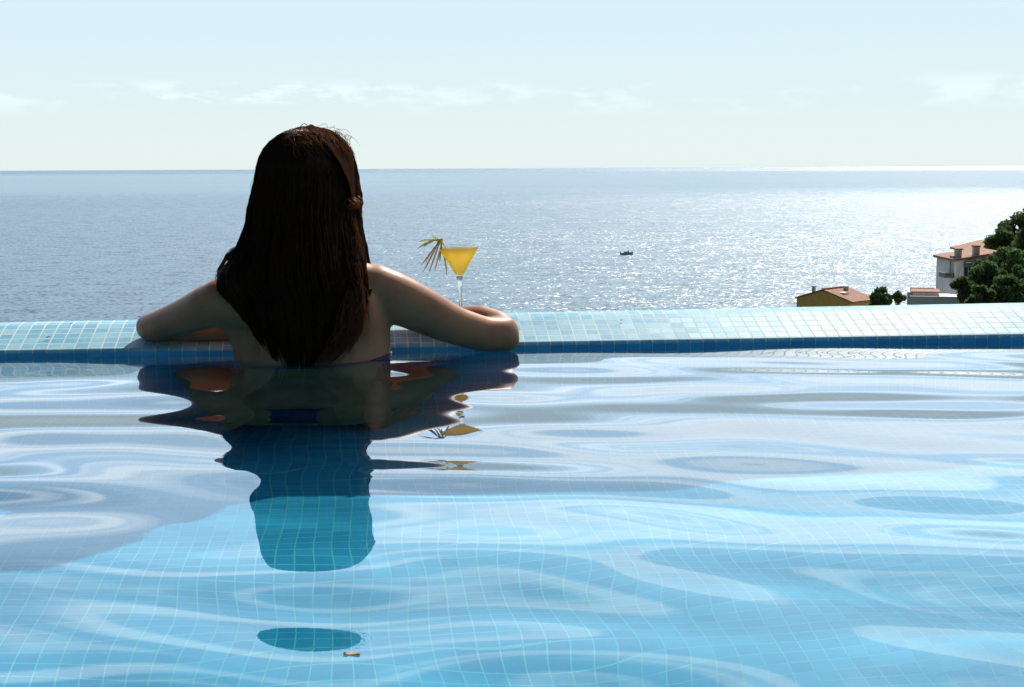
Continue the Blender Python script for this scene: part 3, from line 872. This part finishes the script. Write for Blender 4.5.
for i in range(NS):
    a = rh.uniform(-.35, PI + .35)                 # round the back of the head, right to left
    u = math.cos(a)
    dep = rh.uniform(.80, 1.0)
    lock = math.floor(a * 9 + rh.random() * .8)    # strands gather loosely in locks
    ph = (lock * 1.7) % 6.28 + rh.gauss(0, .5)
    am = .0022 + .0044 * ((lock * 37) % 7) / 7
    zend = -.012 + rh.random() * .03 + .05 * rh.random() ** 3 + .022 * math.sin(lock * 2.9) ** 2
    if abs(u) > .93 and rh.random() < .5: zend += .06 * rh.random()
    pts = []
    L0, R0 = sil(.345); c0 = (L0 + R0) / 2; h0 = (R0 - L0) / 2
    jig = rh.gauss(0, .02)
    for k in range(1, 8):                          # over the skull from the crown
        phi = (PI / 2) * k / 8
        x = -.368 + (c0 + .368) * math.sin(phi) + h0 * math.cos(a + jig * math.cos(phi) * 6) * math.sin(phi) ** .92 * (.97 + .03 * dep)
        y = 2.752 - .008 - .098 * math.sin(a + jig * math.cos(phi) * 6) * math.sin(phi) ** .92 * (.9 + .1 * dep)
        z = .340 + (.0865 - .006 * (1 - dep)) * math.cos(phi) + .0008 * math.sin(lock * 2.3 + k)
        pts.append(Vector((x, y, z)))
    n_seg = 16
    for k in range(n_seg + 1):
        f = k / n_seg
        z = .338 + (zend - .338) * f
        L, Rr = sil(z)
        Lw, Rw = sil(max(z, .125))
        c = (Lw + Rw) / 2; hw = (Rw - Lw) / 2
        low = max(0, .125 - z) / .125
        c = c * (1 - low) + (-.385) * low; hw *= 1 - .30 * low
        x = c + hw * u * (.97 + .03 * dep)
        wv_ = 1 + 1.6 * max(0, .26 - z) / .26
        x += am * wv_ * math.sin(ph + z * (24 + lock % 5)) * min(1, f * 3) + rh.gauss(0, .0008)
        if z < .125 and (x < L - .007 * rh.random() or x > Rr + .010 * rh.random()):
            break
        y = hair_y(u, z, dep) if math.sin(a) >= 0 else 2.746 + .03 * f
        if z < .19 and x < -.46:                    # lies over the left shoulder
            q = min(1, (.19 - z) / .05) * min(1, (-.46 - x) / .03)
            y = y * (1 - q) + min(y, 2.638 - .016 * dep) * q
        if z < .17 and x > -.30:                    # and over the right shoulder blade
            q = min(1, (.17 - z) / .05) * min(1, (x + .30) / .02)
            y = y * (1 - q) + min(y, 2.682 - .02 * dep) * q
        y += .6 * am * math.cos(ph * 1.3 + z * 19) * min(1, f * 3)
        pts.append(Vector((x, y, z)))
    if len(pts) >= 9:
        strand(pts, rh.uniform(.0008, .0014))
# strands that frame the face and cover the front of the skull
for i in range(900):
    a = rh.uniform(-.15, PI + .15)                # from right side over the forehead to the left
    z0 = .424
    zz = [.424, .418, .400, .372, .335, .29, .24, .19] if abs(math.cos(a)) > .55 else [.424, .418, .405, .388, .372]
    pts = []
    for k, z in enumerate(zz):
        L, Rr = sil(z)
        c = (L + Rr) / 2; hw = (Rr - L) / 2 * .97
        q = min(1, .25 + k / 3)
        pts.append(Vector((c + hw * math.cos(a) * q + rh.gauss(0, .0008), 2.746 + .092 * max(0, math.sin(a)) * q + (.0 if z > .3 else -.02 * (.3 - z) / .1), z)))
    strand(pts, rh.uniform(.0008, .0013))
hair = hb.build('hair', m_hair, None, True); reparent(hair, woman)
hb = MB()
# tucked lock on the right of the head
for i in range(45):
    ph = rh.uniform(0, 6.28); r_ = .0068 + rh.gauss(0, .002)
    c = Vector((-.2835 + rh.gauss(0, .0025), 2.700 + rh.gauss(0, .012), .2905 + rh.gauss(0, .003)))
    pts = [c + Vector((r_ * 1.1 * math.cos(ph + t), -.006 * t / 4, r_ * math.sin(ph + t) * 1.0)) for t in np.linspace(0, 4.2, 9)]
    strand(pts, .0008)
for i in range(160):                              # the swept back piece that ends in it
    f = rh.random()
    a = Vector((-.335 + .05 * f, 2.665 + .06 * f, .405 - .03 * f)); b = Vector((-.281, 2.70 + rh.gauss(0, .01), .298))
    m1 = Vector((-.292 + .010 * f, 2.662 + .045 * f, .365 - .02 * f))
    pts = [((1 - t) ** 2) * a + 2 * t * (1 - t) * m1 + t * t * b + Vector((rh.gauss(0, .0008), 0, rh.gauss(0, .0008))) for t in np.linspace(0, 1, 9)]
    strand(pts, .0009)
# tousled strands in the painted sunlit tone, swept across the crown to the right
for i in range(420):
    x0 = rh.uniform(-.405, -.325); y0 = 2.742 + rh.uniform(-.075, .03)
    z0 = .340 + .086 * math.sqrt(max(.05, 1 - ((x0 + .368) / .092) ** 2 - ((y0 - 2.744) / .105) ** 2)) - .003
    ln = rh.uniform(.03, .075); dx = rh.uniform(.25, 1.0); dy = rh.uniform(-.8, .1)
    l_ = math.hypot(dx, dy); dx /= l_; dy /= l_
    lift = abs(rh.gauss(.0, .0030)) + .0006
    w1, w2 = rh.uniform(0, 6.28), rh.uniform(20, 60)
    pts = []
    for t in np.linspace(0, 1, 10):
        x = x0 + dx * ln * t + .003 * math.sin(w1 + t * 5); y = y0 + dy * ln * t + .003 * math.cos(w1 + t * 4)
        q = 1 - ((x + .368) / .093) ** 2 - ((y - 2.744) / .106) ** 2
        if q < .12: break
        z = .340 + .084 * math.sqrt(max(.02, q)) + lift * math.sin(PI * t)
        pts.append(Vector((x, y, z)))
    if len(pts) > 4: strand(pts, rh.uniform(.0005, .0010))
# waves and loose ends low on the right side
for i in range(260):
    z = rh.uniform(.10, .27); L, Rr = sil(z)
    x0 = Rr - rh.uniform(0, .03); yb_ = min(hair_y(.9, z, 1), 2.70) - rh.uniform(.0, .012)
    ln = rh.uniform(.07, .15); ph = rh.uniform(0, 6.28); am = rh.uniform(.003, .008); kq = rh.uniform(4, 8)
    pts = []
    for t in np.linspace(0, 1, 10):
        zz = z - ln * t
        Lq, Rq = sil(max(zz, .0))
        x = x0 + (Rq - Rr) * .75 * t + am * math.sin(ph + kq * t) - am * math.sin(ph)
        pts.append(Vector((x, min(yb_, 2.675 if zz < .17 else 2.70) - .03 * min(1, max(0, (.2 - zz) / .08)) * t, max(zz, -.01))))
    strand(pts, rh.uniform(.0005, .0010))
# loose curl over the left shoulder
for i in range(45):
    o_ = rh.gauss(0, .004); q = rh.uniform(.5, 1)
    a = Vector((-.490, 2.70, .208 + o_)); m1 = Vector((-.519 - .012 * q, 2.68, .196 + o_ * 1.5)); b = Vector((-.515 + o_ * 2, 2.655, .140 + .02 * q))
    pts = [((1 - t) ** 2) * a + 2 * t * (1 - t) * m1 + t * t * b for t in np.linspace(0, 1, 9)]
    strand(pts, .0007)
# flyaways
for i in range(170):
    u = rh.uniform(-1, 1)
    if i < 70:
        x0 = rh.uniform(-.40, -.30); L, Rr = sil(.41)
        p0 = Vector((x0, 2.74 + rh.gauss(0, .03), .420 - abs(x0 + .365) * .25)); 
        d = Vector((rh.gauss(.003, .008), rh.gauss(0, .008), abs(rh.gauss(.002, .004))))
        pts = [p0 + d * t + Vector((.006 * math.sin(t * 2.2 + i), 0, .008 * math.sin(t * 1.7) - .004 * t * t)) for t in np.linspace(0, 2.2, 9)]
    else:
        z = rh.uniform(.05, .40); L, Rr = sil(z); sg = rh.choice((-1, 1))
        x0 = (L if sg < 0 else Rr) - sg * .006
        p0 = Vector((x0, hair_y(.97, z, 1), z))
        ln = rh.uniform(.03, .08); bw_ = rh.uniform(.003, .013)
        pts = [p0 + Vector((sg * bw_ * math.sin(PI * t * .8) + sg * .004 * t, 0, -ln * t)) for t in np.linspace(0, 1, 8)]
    strand(pts, .00035)
loose = hb.build('loose_strands', m_hair_lit, None, True); reparent(loose, woman)
# scalp cap under the strands
cp = MB(); cp.ball((HX, HY - .010, HZ + .012), (.077, .090, .087), 30, 20)
cp.v = [Vector((v.x, min(v.y, HY + .045 + max(0, (v.z - HZ - .03)) * .9), v.z)) for v in cp.v]
cap = cp.build('scalp_hair', m_hair, None, True); reparent(cap, woman)

# bikini: back band with a tie, cups, briefs
m_blue = mottled('navy_swimwear', (.008, .012, .06), (.012, .018, .085), 40, .6, .2)
def band(z0, z1, off, name, tilt=0.0, n=48):
    vs, fs = [], []
    for k in range(n):
        t = 2 * PI * k / n
        for z in (z0, (z0 + z1) / 2, z1):
            zz = z + tilt * math.cos(t)
            rg = ring_at(zz)
            vs.append((rg[0] + math.copysign(abs(math.cos(t)) ** .85, math.cos(t)) * (rg[3] + off), rg[1] + math.sin(t) * (rg[4] + off), zz))
    for k in range(n):
        for j in range(2):
            a = k * 3 + j; b = ((k + 1) % n) * 3 + j
            fs.append((a, b, b + 1, a + 1))
    o = mesh_obj(name, vs, fs, m_blue, None, True)
    so_ = o.modifiers.new('t', 'SOLIDIFY'); so_.thickness = .002
    reparent(o, woman)
    return o
bt = band(-.034, -.010, .0035, 'bikini_top', .027)
cu = MB()
for sg in (-1, 1):
    cu.ball((-.362 + sg * .068, 2.806, .036), (.056, .050, .050), 20, 14)
o = cu.build('bikini_cup', m_blue, None, True); reparent(o, woman)
band(-.43, -.33, .004, 'bikini_bottom')

# ------------------------------------------------------------------ cocktail
m_gl, nt, out = new_mat('clear_glass')
lw = nd(nt, 'ShaderNodeLayerWeight', {'Blend': 0.5})
fr = mathn(nt, 'MULTIPLY_ADD', mathn(nt, 'POWER', lw.outputs['Facing'], 5.0), 0.6, 0.03)
tr_ = nd(nt, 'ShaderNodeBsdfTransparent', {'Color': rgb(.97, .985, .98)})
gs_ = nd(nt, 'ShaderNodeBsdfGlossy', {'Color': rgb(1, 1, 1), 'Roughness': 0.03})
mx = nd(nt, 'ShaderNodeMixShader', {0: fr, 1: tr_.outputs[0], 2: gs_.outputs[0]})
nt.links.new(mx.outputs[0], out.inputs[0])
m_st, nt, out = new_mat('stem_glass')
g_ = nd(nt, 'ShaderNodeBsdfGlass', {'Color': rgb(.97, .985, .98), 'Roughness': 0.0, 'IOR': 1.48})
nt.links.new(g_.outputs[0], out.inputs[0])
m_juice, nt, out = new_mat('yellow_juice')
jp = nd(nt, 'ShaderNodeBsdfPrincipled', {'Base Color': rgb(.95, .60, .025), 'Roughness': .25, 'Specular IOR Level': .3})
jt = nd(nt, 'ShaderNodeBsdfTranslucent', {'Color': rgb(1.0, .75, .05)})
tcj = nd(nt, 'ShaderNodeTexCoord')
jn = nd(nt, 'ShaderNodeTexNoise', {'Vector': tcj.outputs['Object'], 'Scale': 60, 'Detail': 3})
mx = nd(nt, 'ShaderNodeMixShader', {0: mathn(nt, 'MULTIPLY_ADD', jn.outputs['Fac'], .12, .82), 1: jp.outputs[0], 2: jt.outputs[0]})
nt.links.new(mx.outputs[0], out.inputs[0])
GX, GY = -.1022, 3.005
GZ = .0583
gt = empty('cocktail_glass', (GX, GY, GZ))
gt.rotation_euler = (R(2.0), R(-1.5), 0)
tag(gt, 'stemmed martini glass standing on the mosaic ledge behind the right arm', 'glass')
th = .0009
bowl = [(.0035, .0785), (.0095, .0805), (.0450, .1405), (.0456, .1412), (.0450, .1417), (.0438, .1410), (.0088, .0818), (.0002, .0808)]
MB().lathe(bowl, 48).build('bowl', m_gl, gt, True)
MB().lathe([(.0002, .0058), (.0050, .0062), (.0044, .010), (.0037, .02), (.0035, .05), (.0043, .068), (.0068, .0785), (.0034, .0797), (.0002, .0799)], 24).build('stem', m_st, gt, True)
MB().lathe([(.0002, 0.0), (.028, .0004), (.0285, .0012), (.026, .0022), (.010, .0038), (.005, .0056), (.0002, .0057)], 40).build('foot', m_gl, gt, True)
jz = .1345
def br_(z): return .0080 + (.0430 - .0080) * (z - .0846) / (.1405 - .0846)
ju = MB().lathe([(.0002, .0814), (.0072, .0824), (br_(.0862) + .001, .0862), (br_(.10), .10), (br_(.12), .12), (br_(jz), jz), (br_(jz) * .985, jz + .0003), (.0002, jz + .0003)], 48).build('fruit_drink', m_juice, None, True)
ju.location = gt.location; ju.rotation_euler = gt.rotation_euler
tag(ju, 'bright yellow fruit cocktail filling the martini glass', 'drink')
# frayed palm garnish hanging on the rim
m_frond, nt, out = new_mat('palm_garnish')
g2 = nd(nt, 'ShaderNodeNewGeometry')
c = mixc(nt, g2.outputs['Random Per Island'], rgb(.55, .60, .14), rgb(.85, .78, .30))
pz = nd(nt, 'ShaderNodeBsdfPrincipled', {'Base Color': c, 'Roughness': .45})
tz = nd(nt, 'ShaderNodeBsdfTranslucent', {'Color': c})
mx = nd(nt, 'ShaderNodeMixShader', {0: .5, 1: pz.outputs[0], 2: tz.outputs[0]})
nt.links.new(mx.outputs[0], out.inputs[0])
m_frond2 = mottled('palm_garnish_pink', (.62, .45, .38), (.50, .42, .26), 60, .5)
def GP(px, py, dd=0.0):
    d = GY + dd
    return Vector((hx(px, d), d, hz(py, px, d)))
pk = GP(438, 236.5); rimp = GP(446, 249)
ga = empty('cocktail_garnish', rimp)
tag(ga, 'frayed green paper palm garnish drooping over the rim of the cocktail glass', 'garnish')
def gpart(name, pts, rad, mat):
    mb = MB().tube(pts, rad, 6, up=Vector((0, 1, 0)))
    o = mb.build(name, mat, None, True); reparent(o, ga); return o
gpart('stick', [GP(452, 266, -.002), GP(448, 252, -.008), GP(444, 243, -.004), GP(438, 237.5, 0)], [.0012, .0014, .0016, .0018], m_frond)
ends = [((418, 248), (429, 240)), ((420, 240.8), (429, 237)), ((421.5, 265), (433, 249)), ((423.5, 271), (434, 252)), ((429, 272), (437, 252)), ((435, 270), (440, 252)),
        ((447, 275), (446.5, 256)), ((426, 262), (434, 246)), ((440, 262), (441, 250)), ((432, 235.5), (435, 234)), ((424, 246), (431, 240))]
for i, (e_, m_) in enumerate(ends):
    dd = ((i * 7) % 5 - 2) * .006
    a = GP(439 + (i % 3) * 2, 238 + (i % 2) * 3, 0); b = GP(*m_, dd * .6 - .004); c_ = GP(*e_, dd - .004)
    pts = [((1 - t) ** 2) * a + 2 * t * (1 - t) * b + t * t * c_ for t in np.linspace(0, 1, 8)]
    gpart('frond', pts, [(.0016, .0007)] * 6 + [(.0013, .0006), (.0005, .0004)], m_frond2 if i in (2, 3, 4) else m_frond)

# ------------------------------------------------------------------ leaf litter
m_dry = mottled('dry_leaf', (.09, .05, .03), (.2, .11, .05), 90, .8)
m_or = mottled('orange_leaf', (.45, .22, .10), (.6, .36, .2), 90, .7)
def crumb(name, label, px, d, z, size, mat, group, seed, slope=0.0):
    rr = random.Random(seed)
    vs, fs = [], []
    n = 9
    for j in range(4):
        for i in range(n):
            q = i / (n - 1) * 2 - 1
            wd = (1 - q * q) ** .7 * .42
            s = (j / 3 * 2 - 1)
            vs.append((q * size, s * wd * size + .15 * size * math.sin(q * 3), size * (.12 + .25 * s * s + .10 * math.sin(q * 4 + seed)) + rr.uniform(0, .05) * size))
    for j in range(3):
        for i in range(n - 1):
            a = j * n + i
            fs.append((a, a + 1, a + n + 1, a + n))
    o = mesh_obj(name, vs, fs, mat, None, True)
    so_ = o.modifiers.new('t', 'SOLIDIFY'); so_.thickness = size * .06
    o.location = ((px - 512) * d / 1500, d, z)
    o.rotation_euler = (slope, 0, rr.uniform(-.5, .5))
    tag(o, label, 'leaf', group)
    return o
crumb('dry_leaf', 'dark dry leaf on the ledge near the left edge, closer to the water', 45.5, 2.835, .0365, .0042, m_dry, 'leaf bits on the ledge', 1, .28)
crumb('dry_leaf', 'tiny brown leaf bit on the ledge left of the left elbow, on the sea side', 69, 2.905, .0550, .0026, m_dry, 'leaf bits on the ledge', 2, .1)
crumb('dry_leaf', 'dark leaf bit on the ledge below the motor boat', 622, 2.98, .0490, .0030, m_dry, 'leaf bits on the ledge', 3, .28)
crumb('dry_leaf', 'dark crumb on the ledge just under the ochre house', 805.5, 3.085, .0590, .0030, m_dry, 'leaf bits on the ledge', 4, .1)
crumb('floating_leaf', 'small orange leaf floating on the water near the bottom of the picture', 345, 1.046, .004, .0062, m_or, 'leaf bits floating on the pool', 5)
crumb('floating_leaf', 'tiny dark speck floating on the right half of the pool', 658, 1.318, .003, .0022, m_dry, 'leaf bits floating on the pool', 6)

# ------------------------------------------------------------------ render settings
sc.render.engine = 'CYCLES'
cy = sc.cycles
cy.use_denoising = True
try: cy.denoiser = 'OPENIMAGEDENOISE'
except Exception: pass
cy.max_bounces = 12; cy.transmission_bounces = 8; cy.glossy_bounces = 5; cy.diffuse_bounces = 3; cy.transparent_max_bounces = 8
cy.caustics_reflective = False
cy.caustics_refractive = True
cy.sample_clamp_indirect = 6.0
cy.blur_glossy = 0.3
vs_ = sc.view_settings
vs_.view_transform = 'Standard'; vs_.look = 'None'; vs_.exposure = 0.16; vs_.gamma = 1.0; vs_.use_curve_mapping = False
